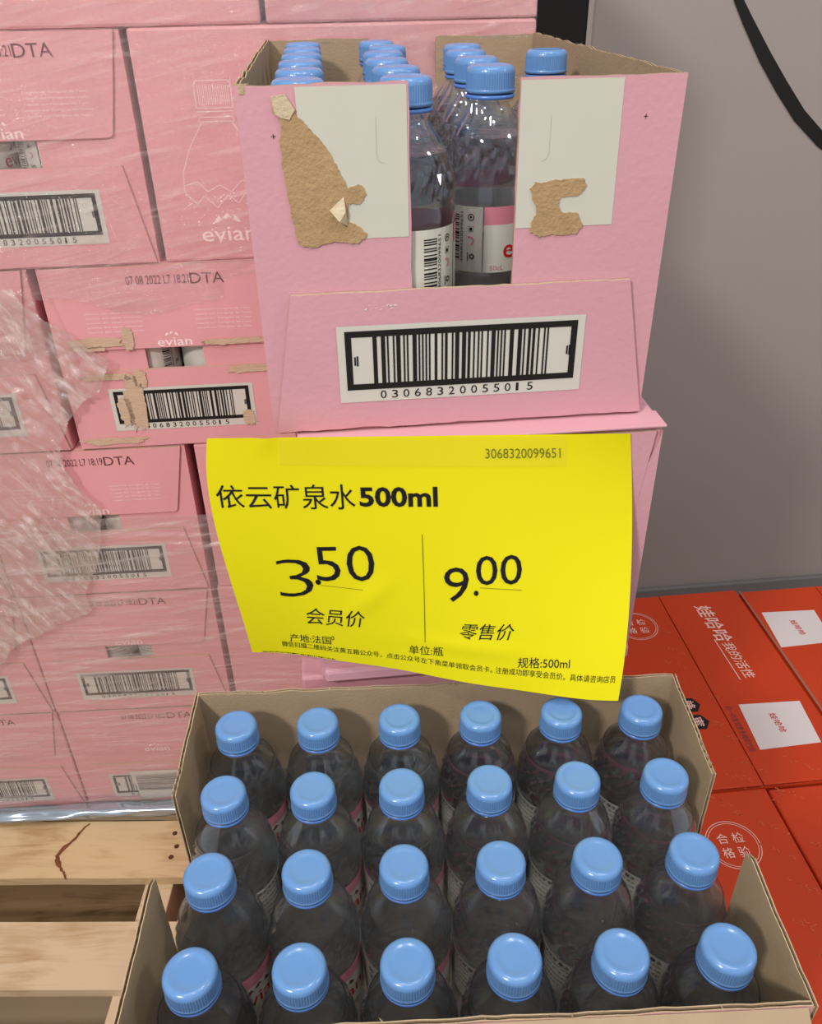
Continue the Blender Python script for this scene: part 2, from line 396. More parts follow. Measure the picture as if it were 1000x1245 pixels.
BOT = make_bottle()
_first = [True]
def bottle(x, y, z, rz, label, group=None, tilt=(0, 0)):
    if _first[0]:
        r = BOT; _first[0] = False
    else:
        r = BOT.copy(); C.objects.link(r)
        for ch in BOT.children:
            c = ch.copy(); C.objects.link(c); c.parent = r
            for g in ch.children:
                d = g.copy(); C.objects.link(d); d.parent = c
    r.location = (x, y, z); r.rotation_euler = (tilt[0], tilt[1], rz); r['label'] = label
    if group: r['group'] = group
    elif 'group' in r: del r['group']
    return r

# ---------------------------------------------------------------- open case (both the upper display case and the lower tray)
OW, OD, OH, TH = .258, .387, .2146, .003
def open_case(label, loc, rz, upper):
    t = thing('open_water_case', label, 'cardboard case', loc, rz)
    hx, hy = OW / 2, OD / 2
    fr_n = lambda s: (lambda a, b, c: Vector((a, s * (hy - c), b)))        # narrow face, c inward
    fr_w = lambda s: (lambda a, b, c: Vector((s * (hx - c), a, b)))        # wide face
    nz = OH - .120
    def flutes(bm, fr, a0, a1):
        n = int((a1 - a0) / .0034); prev = None
        for i in range(n + 1):
            a = a0 + (a1 - a0) * i / n; c = .0006 if i % 2 else TH - .0006; top = OH - .0012 - random.uniform(0, .0012)
            lo, hi = bm.verts.new(fr(a, OH - .03, c)), bm.verts.new(fr(a, top, c))
            if prev: f_ = bm.faces.new((prev[0], lo, hi, prev[1])); f_.material_index = 2
            prev = (lo, hi)
    def narrow(s, nm, taper):
        amp = .0006 if upper else .0012
        P = [(-hx, 0), (hx, 0), (hx, OH)]
        P += rag((hx, OH), (.0315, OH), 14, amp) + [(.0315, OH - taper)]
        P += rag((.0315, OH - taper), (.032, nz), 14, .0004) + [(.032, nz), (-.032, nz)]
        P += rag((-.032, nz), (-.0325, OH - taper), 14, .0004) + [(-.0325, OH - taper)]
        P += rag((-.0325, OH - taper), (-hx, OH), 14, amp) + [(-hx, OH)]
        bm = bmesh.new(); prism(bm, P, fr_n(s), 0, .0007, 0, 1, 2); prism(bm, P, fr_n(s), TH - .0007, TH, 1, 1, 2); flutes(bm, fr_n(s), -hx + .002, -.0335); flutes(bm, fr_n(s), .033, hx - .002)
        return obj(nm, bm, [PINK, KRAFT, KRAFTE], t)
    fp = narrow(-1, 'end_panel', 0 if upper else .004)
    narrow(1, 'end_panel', 0 if upper else .004)
    for s in (-1, 1):
        amp = .0010 if upper else .0012
        P = [(-hy + TH, 0), (hy - TH, 0), (hy - TH, OH + .001)] + rag((hy - TH, OH + .001), (-hy + TH, OH), 46, amp) + [(-hy + TH, OH)]
        if upper: P = [(-a, b) if False else (a, b) for a, b in P]
        bm = bmesh.new(); prism(bm, P, fr_w(s), 0, .0007, 0, 1, 2); prism(bm, P, fr_w(s), TH - .0007, TH, 1, 1, 2); flutes(bm, fr_w(s), -hy + .004, hy - .004)
        obj('side_panel', bm, [PINK, KRAFT, KRAFTE], t)
    bm = bmesh.new(); box(bm, -hx + TH, hx - TH, -hy + TH, hy - TH, 0, .003); obj('bottom', bm, KRAFT, t)
    # small torn curls of board standing at the corners of the rim
    for s in (-1, 1):
        P = [(s * (hx - .012), OH - .120 + .002 - .0), (s * (hx - .1085 + .0) , OH - .118)]
    for s in (-1, 1):
        # trapezoid lower flap glued on the narrow face, with its own thickness, standing a little proud
        zt, zb = OH - .1175, .0025
        P = [(-.109, zt)] + rag((-.109, zt), (.109, zt), 40, .0005) + [(.109, zt), (.128, zb)] + rag((.128, zb), (-.1265, zb), 30, .0008) + [(-.1265, zb)]
        bm = bmesh.new(); prism(bm, P, lambda a, b, c: Vector((a, s * (hy + c), b)), .0006, .0034, 1, 0, 2)
        lf = obj('lower_flap', bm, [PINK, KRAFT, KRAFTE], t)
        if s < 0 and upper:
            label_big(lf, OH, -hy - .0034)
            # long scuff across the label and the flap
            f = Flat()
            for i in range(16):
                x = -.052 + random.uniform(-.012, .012); z = OH - .128 + random.uniform(-.0015, .0015); f.poly([(x, z), (x + random.uniform(.001, .004), z + .0004), (x + .002, z + random.uniform(.0006, .0014))])
            f.build('scuff', INKW, pmap((0, -hy - .0038, 0), (1, 0, 0), (0, 0, 1)), lf)
    if upper:
        y = -hy - .0003; mp = pmap((0, y, OH), (1, 0, 0), (0, 0, 1))
        Flat().poly([(-.096, -.0012), (-.0335, -.0012), (-.0335, -.085), (-.0935, -.085)]).build('white_print', WHITE, mp, fp)
        Flat().poly([(.032, -.0012), (.092, -.0012), (.0935, -.083), (.0325, -.083)]).build('white_print', WHITE, mp, fp)
        tornL = [(-0.109, -0.006), (-0.102, -0.005), (-0.097, -0.014), (-0.09, -0.022), (-0.081, -0.032), (-0.075, -0.044), (-0.07, -0.056), (-0.062, -0.054), (-0.059, -0.058), (-0.062, -0.064), (-0.07, -0.064), (-0.071, -0.075), (-0.063, -0.078), (-0.059, -0.083), (-0.065, -0.088), (-0.08, -0.086), (-0.093, -0.089), (-0.1, -0.087), (-0.102, -0.078), (-0.104, -0.064), (-0.107, -0.04), (-0.107, -0.028), (-0.105, -0.02), (-0.109, -0.013)]
        tornR = [(0.043, -0.056), (0.056, -0.055), (0.073, -0.055), (0.075, -0.06), (0.07, -0.065), (0.06, -0.065), (0.059, -0.07), (0.061, -0.074), (0.071, -0.075), (0.075, -0.083), (0.071, -0.088), (0.058, -0.088), (0.048, -0.089), (0.042, -0.086), (0.042, -0.08), (0.045, -0.073), (0.042, -0.066), (0.04, -0.06)]
        for T, nm in ((tornL, 'torn_patch'), (tornR, 'torn_patch')):
            Q = []
            for i in range(len(T)):
                a, b = T[i], T[(i + 1) % len(T)]; Q.append(a); Q += rag(a, b, 7, .0009)
            bm = bmesh.new(); prism(bm, [(a, b + OH) for a, b in Q], lambda a, b, c: Vector((a, -hy - c, b)), .0002, .0009)
            obj(nm, bm, TORN, fp)
        bm = bmesh.new()
        prism(bm, [(a, b + OH) for a, b in [(-.1095, -.0055), (-.1015, -.0045), (-.0965, -.0125), (-.100, -.0175), (-.1045, -.0165), (-.108, -.0145)]], lambda a, b, c: Vector((a, -hy - c, b)), .0008, .0014)
        tip = obj('torn_patch', bm, TORNL, fp)
        # lifted paper tongue of the tear
        bm = bmesh.new(); vs = [bm.verts.new(p) for p in [(-.072, -hy - .001, OH - .060), (-.081, -hy - .003, OH - .067), (-.0755, -hy - .006, OH - .0735), (-.0705, -hy - .001, OH - .077), (-.0715, -hy - .004, OH - .068)]]
        bm.faces.new((vs[0], vs[1], vs[4])); bm.faces.new((vs[1], vs[2], vs[4])); bm.faces.new((vs[2], vs[3], vs[4])); bm.faces.new((vs[3], vs[0], vs[4]))
        obj('torn_tongue', bm, TORNL, fp)
        f = Flat()
        for cx, cz in ((-.110, -.026), (.107, -.022)):
            f.rect(cx - .0013, cz - .00018, cx + .0013, cz + .00018).rect(cx - .00018, cz - .0013, cx + .00018, cz + .0013)
        f.build('register_mark', BLACK, pmap((0, y - .0001, OH), (1, 0, 0), (0, 0, 1)), fp)
        # pressed half-round tab lines in the white print
        f = Flat().ring(-.047, -.038, .0045, .0003, 14, PI, 1.5 * PI).line([(-.0515, -.018), (-.0515, -.038)], .0003)
        f.ring(.046, -.040, .0045, .0003, 14, -PI / 2, 0).line([(.0505, -.020), (.0505, -.040)], .0003)
        f.build('die_cut', mat('die_cut_line', (190, 188, 176), .7), pmap((0, y - .0002, OH), (1, 0, 0), (0, 0, 1)), fp)
        # the bent fold curl at the near left corner and the torn fibres
        bm = bmesh.new()
        for i in range(9):
            a0 = PI * 1.1 * i / 8 - .3; bm.verts.new((-hx + .004 - .0042 * math.cos(a0), -hy + .003 - .0035 * math.sin(a0), OH - .004)); bm.verts.new((-hx + .004 - .0042 * math.cos(a0), -hy + .003 - .0035 * math.sin(a0), OH + .0012))
        bm.verts.ensure_lookup_table()
        for i in range(8): bm.faces.new([bm.verts[2 * i + k] for k in (0, 1, 3, 2)])
        obj('corner_curl', bm, KRAFTE, t)
    # loose fibres and chips along the torn rim
    bm = bmesh.new()
    for i in range(46):
        s = random.choice((-1, 1)); yy = random.uniform(-hy, hy); d = random.uniform(.001, .0035)
        p = Vector((s * (hx - random.uniform(0, TH)), yy, OH - .0005)); q = Vector((p.x + random.uniform(-.002, .002), p.y + random.uniform(-.003, .003), OH + d))
        a, b, c = bm.verts.new(p), bm.verts.new(p + Vector((0, .0012, 0))), bm.verts.new(q); bm.faces.new((a, b, c))
    o = obj('rim_fibres', bm, KRAFTE, t); o['kind'] = 'stuff'
    return t

# ---------------------------------------------------------------- closed case
CW, CD = .257, .385
def trap_flap(t, H, m, y, top=.1175, w0=.109, w1=.1265):
    bm = bmesh.new(); P = [(-w0, H - top), (w0, H - top), (w1, .002), (-w1, .002)]
    P = [P[0]] + rag(P[0], P[1], 10, .0003) + [P[1], P[2]] + rag(P[2], P[3], 12, .0005) + [P[3]]
    prism(bm, P, lambda a, b, c: Vector((a, y - c, b)), 0.0003, .0026, 0, 0, 1)
    return obj('lower_flap', bm, [m, KRAFTE], t)

def closed_case(label, x, yf, zb, H, rz=0, m=None, slot=True, flaps=True, date='07 08 2022 L7 18:21', pivot=None, marks=True, name='water_case', depth=CD, width=CW):
    """narrow end to the front; x centre, yf the front plane"""
    m = m or PINKD
    c, s = math.cos(rz), math.sin(rz)
    px, py = x, yf + depth / 2
    if pivot:
        dx, dy = px - pivot[0], py - pivot[1]; px, py = pivot[0] + dx * c - dy * s, pivot[1] + dx * s + dy * c
    t = thing(name, label, 'cardboard case', (px, py, zb), rz)
    hx, hy = width / 2, depth / 2
    bm = bmesh.new()
    if slot:
        box(bm, -hx, -.032, -hy, -hy + .003, 0, H); box(bm, .032, hx, -hy, -hy + .003, 0, H)
        box(bm, -.032, .032, -hy, -hy + .003, 0, H - .118); 
        box(bm, -hx, -hx + .003, -hy + .003, hy, 0, H); box(bm, hx - .003, hx, -hy + .003, hy, 0, H)
        box(bm, -hx + .003, hx - .003, hy - .003, hy, 0, H)
        box(bm, -hx + .003, hx - .003, -hy + .003, hy - .003, 0, .003); box(bm, -hx, hx, -hy, hy, H - .0008, H + .0002)
    else:
        box(bm, -hx, hx, -hy, hy, 0, H, 0, .0025)
    obj('body', bm, m, t)
    if flaps:
        bm = bmesh.new(); r = .006; P = [(-.124, H - .0005), (.124, H - .0005)] + [(.107 - r + r * math.cos(a), H - .092 + r - r * math.sin(a)) for a in (0, PI / 6, PI / 3, PI / 2)] + [(-.107 + r - r * math.cos(a), H - .092 + r - r * math.sin(a)) for a in (PI / 2, PI / 3, PI / 6, 0)]
        prism(bm, P, lambda a, b, cc: Vector((a, -hy - cc, b)), .0003, .0028, 0, 0, 1)
        uf = obj('upper_flap', bm, [m, KRAFTE], t)
        lf = trap_flap(t, H, m, -hy)
        label_big(lf, H, -hy - .0026)
        mp = pmap((0, -hy - .0031, H), (1, 0, 0), (0, 0, 1))
        Flat().text(date, -.037, -.0205, .066, .0095).text('DTA', .0305, -.0215, .036, .0115).build('lettering', INKB, mp, uf)
        f = Flat(); f.text('evian', -.016, -.0905, .038, .0098, .008); mountains(f, .001, -.0785, .0052)
        for i in range(5):
            f.text('rappel sur l’origine de l’eau', .030, -.052 - i * .0052, .060, .0028)
            f.text('source des alpes minerale', -.088, -.052 - i * .0052, .060, .0028)
        f.build('lettering', INKW, mp, uf)
    return t

def wide_case(label, x0, x1, yf, zb, H, rz=0, pivot=None, printed=True, m=None, depth=.257):
    m = m or PINKD
    px, py = (x0 + x1) / 2, yf + depth / 2; c, s = math.cos(rz), math.sin(rz)
    if pivot:
        dx, dy = px - pivot[0], py - pivot[1]; px, py = pivot[0] + dx * c - dy * s, pivot[1] + dx * s + dy * c
    t = thing('water_case', label, 'cardboard case', (px, py, zb), rz)
    hx, hy = (x1 - x0) / 2, depth / 2
    bm = bmesh.new(); box(bm, -hx, hx, -hy, hy, 0, H, 0, .003); obj('body', bm, m, t)
    if printed:
        f = Flat(); th = .0007
        for k in range(3):
            X = -hx + .072 + k * .125; q = lambda a, b: (X + a, b)
            if X + .03 > hx: break
            f.line([q(-.0175, -.048), q(-.015, -.045), q(.015, -.045), q(.0175, -.048), q(.0175, -.069), q(-.0175, -.069)], th, True)
            for i in range(17): f.rect(X - .0145 + i * .0018, -.066, X - .0140 + i * .0018, -.049)
            f.line([q(-.0175, -.072), q(.0175, -.072)], th).line([q(-.016, -.077), q(.016, -.077), q(.0175, -.081), q(-.0175, -.081)], th, True)
            f.line([q(-.015, -.082), q(-.030, -.105), q(-.040, -.128), q(-.041, -.146), q(-.030, -.158), q(-.022, -.150), q(-.010, -.162), q(.002, -.150), q(.012, -.158), q(.024, -.144), q(.034, -.154), q(.041, -.146), q(.040, -.128), q(.030, -.105), q(.015, -.082)], th)
            f.line([q(-.041, -.140), q(-.027, -.136), q(-.018, -.146), q(-.005, -.140), q(.006, -.147), q(.018, -.136), q(.03, -.142), q(.041, -.136)], th)
            f.text('evian', X - .030, -.196, .056, .0145, .004); mountains(f, X - .002, -.177, .0095)
        f.build('printed_outline', INKW, pmap((0, -hy - .0003, H), (1, 0, 0), (0, 0, 1)), t)
    return t

# ---------------------------------------------------------------- wrapped pallet stack on the left, five and a bit layers
PY = .390; PV = (-.33, PY); STEP = .2165; LH = .2160
TOPS = [.2295, .013, -.2035, -.4200, -.6365, -.8530]
YAW = [0, 0, -.015, -.035, -.05, -.055]
def zb(l): return TOPS[l] - LH
g = 'wrapped'
wide_case('wrapped pink case at the very top left, only its lower edge in view', -.520, -.132, PY, zb(0), LH, printed=False)
wc = closed_case('top pink case behind the open display case, dented lower edge, beside the black wall strip', .0015, PY, zb(0), LH, slot=False, flaps=False)
f = Flat().poly([(-.098, .0225), (-.038, .0250), (-.038, .055), (-.098, .055)]); f.build('barcode_label', LABELW, pmap((0, -CD / 2 - .0004, 0), (1, 0, 0), (0, 0, 1)), wc)
f = Flat().poly([(-.0945, .0262), (-.0405, .0285), (-.0405, .0300), (-.0945, .0277)]); f.text('0306832005', -.092, .0305, .048, .004); f.build('barcode', BLACK, pmap((0, -CD / 2 - .0007, 0), (1, 0, 0), (0, 0, 1)), wc)
f = Flat().line([(.004, .05), (.004, .026), (.010, .021), (.088, .024), (.094, .029), (.094, .05)], .0008); f.build('printed_outline', INKW, pmap((0, -CD / 2 - .0004, 0), (1, 0, 0), (0, 0, 1)), wc)
closed_case('left wrapped pink case with a barcode label, level with the open display case', -.3915, PY, zb(1), LH)
closed_case('far left wrapped pink case level with the open display case, mostly outside the frame', -.652, PY, zb(1), LH, slot=False)
wide_case('wrapped pink case printed with a white bottle outline, behind the open display case', -.2565, .130, PY, zb(1), LH, 0)
def layer(l, x, lab, **k):
    return closed_case(lab, x, PY, zb(l), LH, YAW[l], pivot=PV, **k)
layer(2, -.5315, 'pink case in second full row from the top, at the left edge under crumpled film', slot=False)
c2 = layer(2, -.2645, 'scuffed pink case left of the display case, with two bottles showing through its slot')
layer(2, -.001, 'pink case hidden behind the open display case, second row from the top', slot=False)
layer(3, -.4015, 'pink case left of the yellow price sign, under a torn film end', date='07 08 2022 L7 18:19')
layer(3, -.661, 'pink case left of the torn film end, cut off by the left edge', slot=False)
wide_case('pink case behind the upper left part of the yellow price sign', -.2625, .124, PY, zb(3), LH, YAW[3], PV, printed=False)
layer(4, -.4015, 'pink case level with the lower edge of the yellow price sign, last but one row')
layer(4, -.661, 'left edge pink case in the last but one row', slot=False)
wide_case('pink case just above the open tray, behind the lower left corner of the sign', -.265, .121, PY, zb(4), LH, YAW[4], PV, printed=False)
c5 = layer(5, -.4015, 'bottom row pink case with a white shipping label, above the wooden pallet', slot=False)
layer(5, -.661, 'bottom row pink case at the left edge, above the wooden pallet', slot=False)
wide_case('bottom row pink case behind the open tray', -.265, .121, PY, zb(5), LH, YAW[5], PV, printed=False)

# shipping label stuck over the barcode of the bottom case
f = Flat().poly([(-.049, LH - .134), (.042, LH - .134), (.047, LH - .196), (-.040, LH - .200)]).build('shipping_label', LABELW, pmap((0, -CD / 2 - .0040, 0), (1, 0, 0), (0, 0, 1)), c5)
f = Flat(); y = LH - .042
f = Flat()
r_ = random.Random(4); y = LH - .142
while y > LH - .178:
    d = r_.choice((.0006, .001, .0016)); f.rect(-.041, y - d, .036, y); y -= d + r_.choice((.0007, .0011))
f.build('barcode', mat('grey_ink', (96, 84, 78), .5), pmap((0, -CD / 2 - .0043, 0), (1, 0, 0), (0, 0, 1)), c5)

# torn paper on the scuffed case
def scuffs(case, L, y, m):
    for cx, cz, wx, wz in L:
        P = []
        n = 22
        for i in range(n):
            a = 2 * PI * i / n; k = 1 + .35 * noise.noise(Vector((cx * 90 + math.cos(a) * 2, cz * 90 + math.sin(a) * 2, i * .9)))
            ca, sa = math.cos(a), math.sin(a)
            P.append((cx + wx * k * math.copysign(abs(ca) ** .6, ca), cz + wz * k * math.copysign(abs(sa) ** .6, sa)))
        P = [q for k in range(len(P)) for q in [P[k]] + rag(P[k], P[(k + 1) % len(P)], 4, .0012)]
        bm = bmesh.new(); prism(bm, [(a, LH + b) for a, b in P], lambda a, b, c: Vector((a, y - c, b)), 0, .0004); obj('torn_patch', bm, m, case)
SC = mat('scuffed_kraft', (206, 178, 150), .9, .1, .18, 60, .9, 220, stretch=(1, 1, 7))
scuffs(c2, [(-.083, -.083, .030, .0055), (-.093, -.090, .020, .003), (-.047, -.080, .006, .012), (.072, -.088, .040, .003), (-.080, -.124, .030, .004), (-.054, -.160, .011, .034), (-.066, -.168, .008, .018), (-.085, -.205, .036, .004), (-.043, -.128, .007, .010), (.085, -.122, .028, .004), (.074, -.184, .007, .010)], -CD / 2 - .0036, SC)

# bottles that show through the slots
def slot_bottles(l, x, where):
    for k, sx in ((0, -.032), (1, .032)):
        px, py = x + sx, PY + .0375; dx, dy = px - PV[0], py - PV[1]; c, s = math.cos(YAW[l]), math.sin(YAW[l])
        bottle(PV[0] + dx * c - dy * s, PV[1] + dx * s + dy * c, zb(l) + .003, .5 - k * .5 + l, 'water bottle glimpsed through the slot of ' + where + (', left one' if k == 0 else ', right one'))
slot_bottles(1, -.3915, 'the wrapped case at upper left')
slot_bottles(2, -.2645, 'the scuffed pink case')
slot_bottles(3, -.4015, 'the case left of the yellow sign')
slot_bottles(4, -.4015, 'the last but one wrapped case')

# ---------------------------------------------------------------- centre stack
open_case('open pink display case on top of the stack, torn white printed front', (0, OD / 2, -.2146), 0, True)
H2 = .2140
UPX = .0125
ZB2 = -.2150 - H2
cc = closed_case('pink case carrying the display case, with the yellow price sign taped on its front', UPX + .0015, -.0195, ZB2, H2, m=PINK, slot=False, flaps=False, width=.2535)
lf = trap_flap(cc, H2, PINK, -CD / 2, top=.004, w0=.121, w1=.098)
# the creased corner strip that bulges out on the right of the front
bm = bmesh.new(); hy = CD / 2
prism(bm, [(.1255, H2 - .004), (.124, H2 - .012), (.1085, H2 - .062), (.1105, H2 - .10), (.114, .03), (.1255, .006)], lambda a, b, c: Vector((a, -hy - c, b)), .0002, .0022); obj('corner_strip', bm, PINK, cc)
bm = bmesh.new(); box(bm, -.1275, .1275, -hy - .0035, -hy + .02, H2 - .0012, H2 + .0005, 0, .0005); obj('top_edge_fold', bm, PINK, cc)
bm = bmesh.new(); box(bm, -.124, .126, -hy - .006, -hy + .004, .0005, .0135, 0, .003)
for v in bm.verts: v.co.y += .0018 * noise.noise(Vector((v.co.x * 60, 0, v.co.z * 90)))
obj('bottom_edge_fold', bm, PINK, cc)
H3 = .2135
ZB3 = ZB2 - .0004 - H3
c3 = closed_case('pink case third from the top of the centre stack, behind the open tray', -.001, -.0165, ZB3, H3, m=PINK, slot=False, flaps=False, depth=.379)
H4 = (ZB3 - DECK - .001) / 2
closed_case('pink case second from the floor pallet in the centre stack', -.001, -.0165, DECK + H4 + .0008, H4 - .0004, m=PINK, slot=False, flaps=False, depth=.379)
closed_case('pink case at the foot of the centre stack on the pallet', -.001, -.0165, DECK + .0004, H4, m=PINK, slot=False, flaps=False, depth=.379)

# ---------------------------------------------------------------- tray of twenty-four bottles
TYAW = -.0643
TZ = -.4290 - OH
TC = Vector((-.0228, -.070)) + Vector((-(-1.5 * .063) * math.sin(TYAW), (-1.5 * .063) * math.cos(TYAW)))
tray = open_case('open brown-lined tray filled with twenty-four blue-capped bottles', (TC.x, TC.y, TZ), -PI / 2 + TYAW, False)
bm = bmesh.new()
prism(bm, [(-OD / 2 + .006, 0), (OD / 2 - .006, 0)] + rag((OD / 2 - .006, 0), (OD / 2 - .010, .034), 6, .0006) + [(OD / 2 - .010, .034)] + rag((OD / 2 - .010, .034), (-OD / 2 + .010, .034), 40, .0012) + [(-OD / 2 + .010, .034)],
      lambda a, b, c: Vector((OW / 2 + .0004 + b * .96, a, OH + .0005 - b * .45 - c)), 0, .0028, 0, 1, 2)
obj('rim_flap', bm, [KRAFT, PINK, KRAFTE], tray)
for k, zz in enumerate((DECK + .0004, DECK + H4 + .0008)):
    t = thing('water_case', ('lower' if k == 0 else 'upper') + ' pink case supporting the open tray, above the pallet', 'cardboard case', (TC.x, TC.y, zz), -PI / 2 + TYAW)
    hh = (TZ - .0005 - zz) if k else H4
    bm = bmesh.new(); box(bm, -.1285, .1285, -.1925, .1925, 0, hh, 0, .0025); obj('body', bm, PINK, t)

rows = ['back row', 'second row from the back', 'third row from the back', 'front row']
cols = ['leftmost', 'second from the left', 'third from the left', 'third from the right', 'second from the right', 'rightmost']
JX = [[0, -1, 0, 0, 1, 1], [0, -1, -1, 0, 1, 1.5], [0, -1, -1, 0, 1, 1], [0, 1, 1, 0, 1, -.5]]
def rzc(i, j):
    base = [.75, .72, .55, -2.95, -2.95, -3.05][i]
    if (i, j) == (0, 1): base = -1.0
    if (i, j) == (2, 1) or (i, j) == (2, 0): base = .35
    return base + random.uniform(-.12, .12)
for j in range(4):
    for i in range(6):
        X, Y = (i - 2.5) * .0628, -j * .0628 + .0003
        x = -.0228 + X * math.cos(TYAW) - Y * math.sin(TYAW); y = -.070 + X * math.sin(TYAW) + Y * math.cos(TYAW)
        bottle(x + random.uniform(-.0002, .0002), y + random.uniform(-.0002, .0002), TZ + .0031 + random.choice((0, 0, .0005)), TYAW + rzc(i, j),
               'bottle in the open tray, %s, %s' % (rows[j], cols[i]))

# bottles left in the display case: full left column, second column, four of the third, one of the fourth
ZU = -.2146 + .0031
deep = ['nearest', 'second from the front', 'third from the front', 'third from the back', 'second from the back', 'farthest']
for j in range(6):
    bottle(-.0945 + random.uniform(-.0003, .0003), .0345 + .0628 * j, ZU, random.uniform(-3, 3), 'bottle in the display case, left column, ' + deep[j])
offs = [(.0008, 0), (.0005, 0), (-.001, 0), (.001, 0), (.009, 0), (.004, 0)]
for j in range(6):
    bottle(-.0315 + offs[j][0], .0345 + .0628 * j, ZU, 2.2 if j == 0 else random.uniform(-3, 3), 'bottle in the display case, second column from the left, ' + deep[j])
for j, (x, y, r) in enumerate([(.0305, .088, .86), (.0318, .1515, 2.2), (.0340, .2155, 1.1), (.041, .2795, .3)]):
    bottle(x, y, ZU, r, 'bottle in the display case behind its front opening, ' + ['nearest with the barcode facing out', 'second from the front', 'second from the back', 'farthest'][j])
bottle(.0950, .2010, ZU, 2.5, 'lone bottle by the right wall of the display case')

# ---------------------------------------------------------------- yellow price sign
G = [[[-0.1708, -0.024, -0.2025], [-0.0754, -0.024, -0.2079], [0.02, -0.024, -0.2133], [0.1154, -0.024, -0.2187]], [[-0.176, -0.024, -0.2564], [-0.0757, -0.0267, -0.2701], [0.0221, -0.0317, -0.2792], [0.1237, -0.03, -0.2883]], [[-0.1717, -0.022, -0.3195], [-0.0745, -0.0313, -0.335], [0.0226, -0.0443, -0.3457], [0.1227, -0.052, -0.3555]], [[-0.1654, -0.015, -0.3983], [-0.0755, -0.034, -0.4037], [0.0211, -0.058, -0.4153], [0.1142, -0.078, -0.4213]]]
GO = Vector((-.03, -.024, -.42))
def lag(t):
    n = (0, 1 / 3, 2 / 3, 1); o = []
    for i in range(4):
        w_ = 1
        for j in range(4):
            if j != i: w_ *= (t - n[j]) / (n[i] - n[j])
        o.append(w_)
    return o
def S(u, v, off=0.0):
    a, b = lag(v), lag(u); p = Vector((0, 0, 0))
    for i in range(4):
        for j in range(4): p += Vector(G[i][j]) * (a[i] * b[j])
    # gentle creases of handled paper
    p.y -= .0012 * math.exp(-((u - .36 + (v - .66) * .5) / .03) ** 2 - ((v - .69) / .09) ** 2) + .0010 * math.exp(-((u - .60) / .16) ** 2 - ((v - .85) / .03) ** 2) + .0011 * math.exp(-((u - .13) / .018) ** 2 - (v / .06) ** 2)
    p.y -= .0006 * math.sin(u * 19 + v * 3) * (v ** 2)
    p.y -= off
    return p - GO
sign = thing('price_sign', 'bright yellow paper price sign taped to the stack, curling forward at lower right', 'sign', GO)
bm = bmesh.new(); NU, NV = 72, 54
vv = [[bm.verts.new(S(i / NU, j / NV)) for i in range(NU + 1)] for j in range(NV + 1)]
for j in range(NV):
    for i in range(NU): bm.faces.new((vv[j][i], vv[j][i + 1], vv[j + 1][i + 1], vv[j + 1][i]))
sh = obj('paper', bm, YEL, sign, True)
sm = lambda x, y: S(x, y, .0004)
def st(f, s, u0, v0, u1, v1, h, bold=0, shear=0):
    """text with baseline (u0,v0)-(u1,v1) and height h in v (v grows downwards)"""
    vs, fs = text2d(s, bold); n = len(f.v)
    f.v += [(u0 + a * (u1 - u0) + b * shear, v0 + a * (v1 - v0) - b * h) for a, b in vs]; f.f += [tuple(i + n for i in q) for q in fs]
f = Flat()
st(f, '3068320099651', .644, .087, .826, .087, .037)
st(f, '依云矿泉水', .015, .327, .330, .301, .108)
st(f, '500ml', .340, .288, .527, .278, .082, .028)
st(f, '3', .118, .727, .206, .702, .172, -.018)
st(f, '.', .212, .650, .226, .647, .025)
st(f, '50', .218, .631, .364, .604, .155, -.006)
st(f, '9', .536, .668, .598, .657, .142, -.004)
st(f, '.', .610, .632, .622, .631, .022)
st(f, '00', .616, .588, .730, .574, .118)
st(f, '会员价', .172, .841, .325, .822, .078, shear=.008)
st(f, '零售价', .570, .818, .706, .800, .067, shear=.012)
st(f, '产地:法国', .122, .938, .236, .925, .038); st(f, '0', .238, .903, .245, .902, .020)
st(f, '单位:瓶', .444, .918, .532, .902, .042)
st(f, '规格:500ml', .725, .909, .859, .890, .044)
A1, A2 = '微信扫描二维码关注黄五箱公众号，点击公众号左下角菜单领取会员卡。', '注册成功即享受会员价。具体请咨询店员'
st(f, A1, .096, .965, .660, .942, .026); st(f, A2, .668, .942, .983, .930, .027)
for i in range(34):
    u = .034 + i * .0063; f.rect(u, .992, u + random.uniform(.002, .005), .995 + random.uniform(0, .003))
f.build('lettering', BLACK, sm, sign)
RULE = mat('rule_ink', (120, 110, 20), .6)
Flat().line([(.486, .393), (.4855, .55), (.485, .70), (.485, .851)], .0018).build('printed_rule', RULE, sm, sign)
Flat().rect(.226, .648, .33, .650, 5).build('printed_rule', RULE, sm, sign); Flat().rect(.626, .596, .73, .598, 5).build('printed_rule', RULE, sm, sign)
# clear tape over the top edge, right of centre
tm = mat('clear_tape', (246, 236, 60), .15, .6)
tm.node_tree.nodes['Principled BSDF'].inputs['Alpha'].default_value = .22
f = Flat()
for i in range(20):
    u = .16 + i * .034; f.poly([(u, .004), (u + .034, .004), (u + .034, .118), (u, .118)])
f.build('clear_tape', tm, lambda x, y: S(x, y, .0007), sign)

